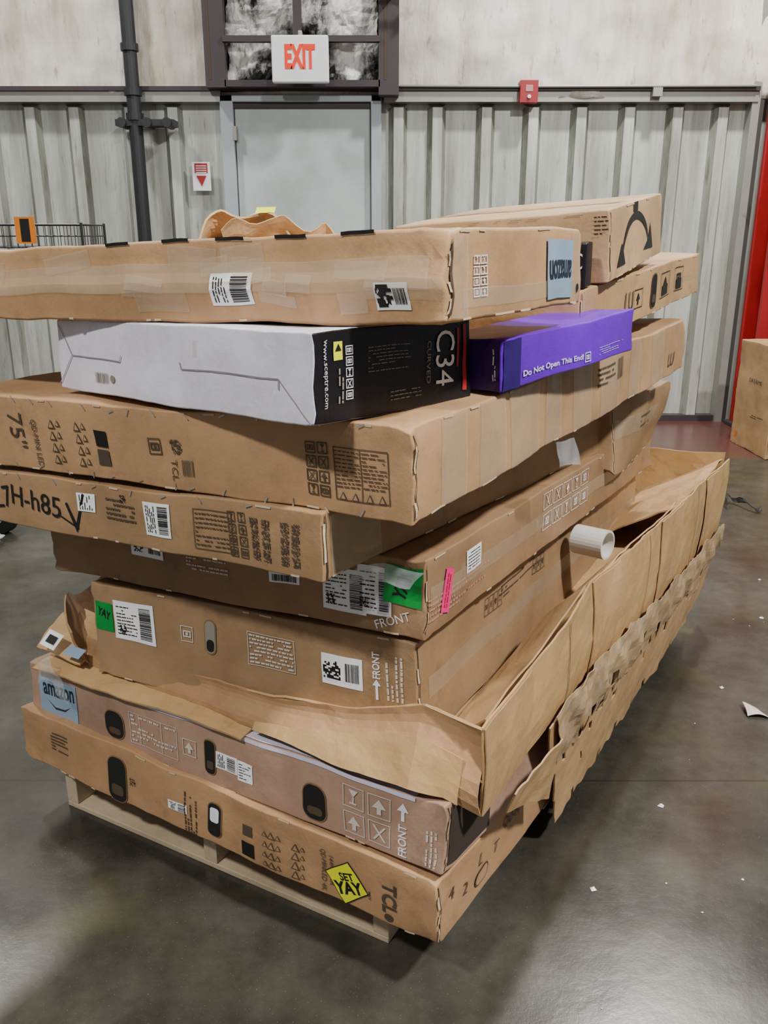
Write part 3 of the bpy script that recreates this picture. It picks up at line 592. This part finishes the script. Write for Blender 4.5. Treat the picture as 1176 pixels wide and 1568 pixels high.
t=Acc();t.box((2.02,W-.19,2.50),(2.09,W-.13,2.56),GAL);t.cyl((1.15,W-.165,2.57),(2.8,W-.165,2.575),.01,GAL);t.cyl((.12,W-.165,2.575),(1.02,W-.165,2.57),.01,GAL);t.build('wall_conduit')
t=Acc();RC=simple('red_column_paint','#a3181c',.45);t.box((2.90,6.75,0),(3.30,6.79,5),RC);t.box((2.90,7.05,0),(3.30,7.09,5),RC);t.box((3.06,6.79,0),(3.12,7.05,5),RC);t.box((2.86,6.7,0),(3.34,7.12,.03),BRN);t.build('red_column',bevel=.004)
t=Acc();t.box((2.865,6.69,1.80),(2.96,6.749,1.92),WHT);t.cyl((2.90,6.72,1.35),(2.90,6.72,1.80),.008,BLK);t.cyl((2.87,6.72,1.82),(2.82,6.72,1.86),.006,BLK);t.build('switch_box')
b=Carton('cardboard_box',(2.68,5.86,.004),88,0,0,.58,.5,.77,CB[8],seed=15,amp=.004)
b.text('L',.28,.50,.03,'DREAME',INK,0,maxw=.2);b.lines('L',.2,.25,.2,.03,n=2,seed=2);b.patch('L',.5,.08,.04,.04,ORG);b.done()
# wire basket rack
t=Acc();WI=simple('black_wire','#2b2b2d',.4);y0,y1,x0,x1,z0,z1=4.95,5.35,-2.42,-1.66,1.44,1.56
for z in (z0,z1,(z0+z1)/2):
    for a_,b_ in (((x0,y0),(x1,y0)),((x1,y0),(x1,y1)),((x1,y1),(x0,y1)),((x0,y1),(x0,y0))): t.cyl((*a_,z),(*b_,z),.004,WI,6)
for i in range(20):
    x=x0+(x1-x0)*i/19
    for y in (y0,y1): t.cyl((x,y,z0),(x,y,z1),.0022,WI,5)
    t.cyl((x,y0,z0),(x,y1,z0),.0022,WI,5)
for i in range(10):
    y=y0+(y1-y0)*i/9
    for x in (x0,x1): t.cyl((x,y,z0),(x,y,z1),.0022,WI,5)
for x in (x0,x1):
    for y in (y0,y1): t.cyl((x,y,0),(x,y,1.57),.008,WI,8)
t.box((-2.02,y0-.012,1.46),(-1.91,y0-.008,1.60),ORG);t.box((-1.99,y0-.014,1.47),(-1.94,y0-.012,1.59),BLK);t.build('wire_basket_rack')
# debris
d=Acc();RD=random.Random(11)
for i in range(300):
    x,y=RD.uniform(-.2,3.2),RD.uniform(.8,5.6)
    if (x-.1)*.848-(y-1.35)*.53<.12 :
        if RD.random()<.8: continue
        x=RD.uniform(-1.6,-.6);y=RD.uniform(.9,1.3)
    s=RD.choice([.0015,.002,.003,.003,.004,.007,.010]);a_=RD.uniform(0,3);q=[Vector((x+s*RD.uniform(.6,1.3)*math.cos(a_+k*1.57),y+s*math.sin(a_+k*1.57),.0015)) for k in range(4)];d.poly(q,WHT)
    d.poly([q[0],q[1],Vector((x,y,.002+s*.6))],WHT);d.poly([q[2],q[3],Vector((x,y,.002+s*.6))],WHT)
d.build('floor_debris')
def ps(u,v): return Vector((1.19+.065*u+.01*v,2.46-.01*u+.07*v,.006+.012*math.sin(u*3+v*2)))
pe=empty('paper_scrap');sheet('scrap',ps,6,6,TANW,.004,70,pe,.001)
def stp(u,v): return Vector((1.98+.16*u,4.70+.10*math.sin(u*5)+.05*v,.012+.035*math.sin(u*7)**2+.01*v))
pe=empty('black_plastic_scrap');sheet('scrap',stp,14,4,BLK,.02,71,pe,.003)
t=Acc();RUB=simple('black_rubber','#101010',.6);cw=Vector((-2.03,4.3,.10));dv=Vector((.35,1,0)).normalized()
t.cyl(cw-dv*.028,cw+dv*.028,.10,RUB,32);t.cyl(cw-dv*.034,cw+dv*.034,.045,GAL,20)
t.box((-2.10,4.235,.10),(-1.98,4.25,.25),GAL);t.box((-2.10,4.35,.10),(-1.98,4.365,.25),GAL);t.box((-2.30,4.22,.245),(-1.97,4.38,.27),RUB);t.build('cart_caster_wheel')
bm=bmesh.new();bmesh.ops.create_icosphere(bm,subdivisions=4,radius=1)
for v_ in bm.verts:
    dd=1+noise.noise(v_.co*2.3)*.5+abs(noise.noise(v_.co*6))*.4;c=v_.co;v_.co=Vector((c.x*.07*dd-2.03,c.y*.06*dd+4.08,max(.003,c.z*.04*dd+.035)))
me=bpy.data.meshes.new('plastic_wrap_bundle');bm.to_mesh(me);bm.free();me.materials.append(simple('bubble_wrap','#c4c6c8',.2,alpha=.8));COL.objects.link(bpy.data.objects.new('plastic_wrap_bundle',me))
# ================= LIGHT
def area(name,loc,size,e,col=(1,.98,.945),rot=(0,0,0)):
    L=bpy.data.lights.new(name,'AREA');L.energy=e;L.size=size;L.color=col;L.shape='DISK';o=bpy.data.objects.new(name,L);o.location=loc;o.rotation_euler=rot;COL.objects.link(o)
area('high_bay_light',(2.6,-.4,5.2),.45,620);area('high_bay_light',(-2.4,-1.2,5.2),.45,330);area('high_bay_light',(2.2,5.2,5.4),.4,320);area('high_bay_light',(-3.2,5.4,5.4),.4,170)
wd=bpy.data.worlds.new('warehouse_ambient');bpy.context.scene.world=wd;wd.use_nodes=True;wd.node_tree.nodes['Background'].inputs[0].default_value=(.96,.98,1,1);wd.node_tree.nodes['Background'].inputs[1].default_value=.28
cam=bpy.data.cameras.new('camera');co=bpy.data.objects.new('camera',cam);COL.objects.link(co);co.location=(0,0,1.5);co.rotation_euler=(math.radians(90-17.86),0,0);cam.sensor_width=36;cam.lens=1850/2212*36;cam.clip_start=.05
bpy.context.scene.camera=co
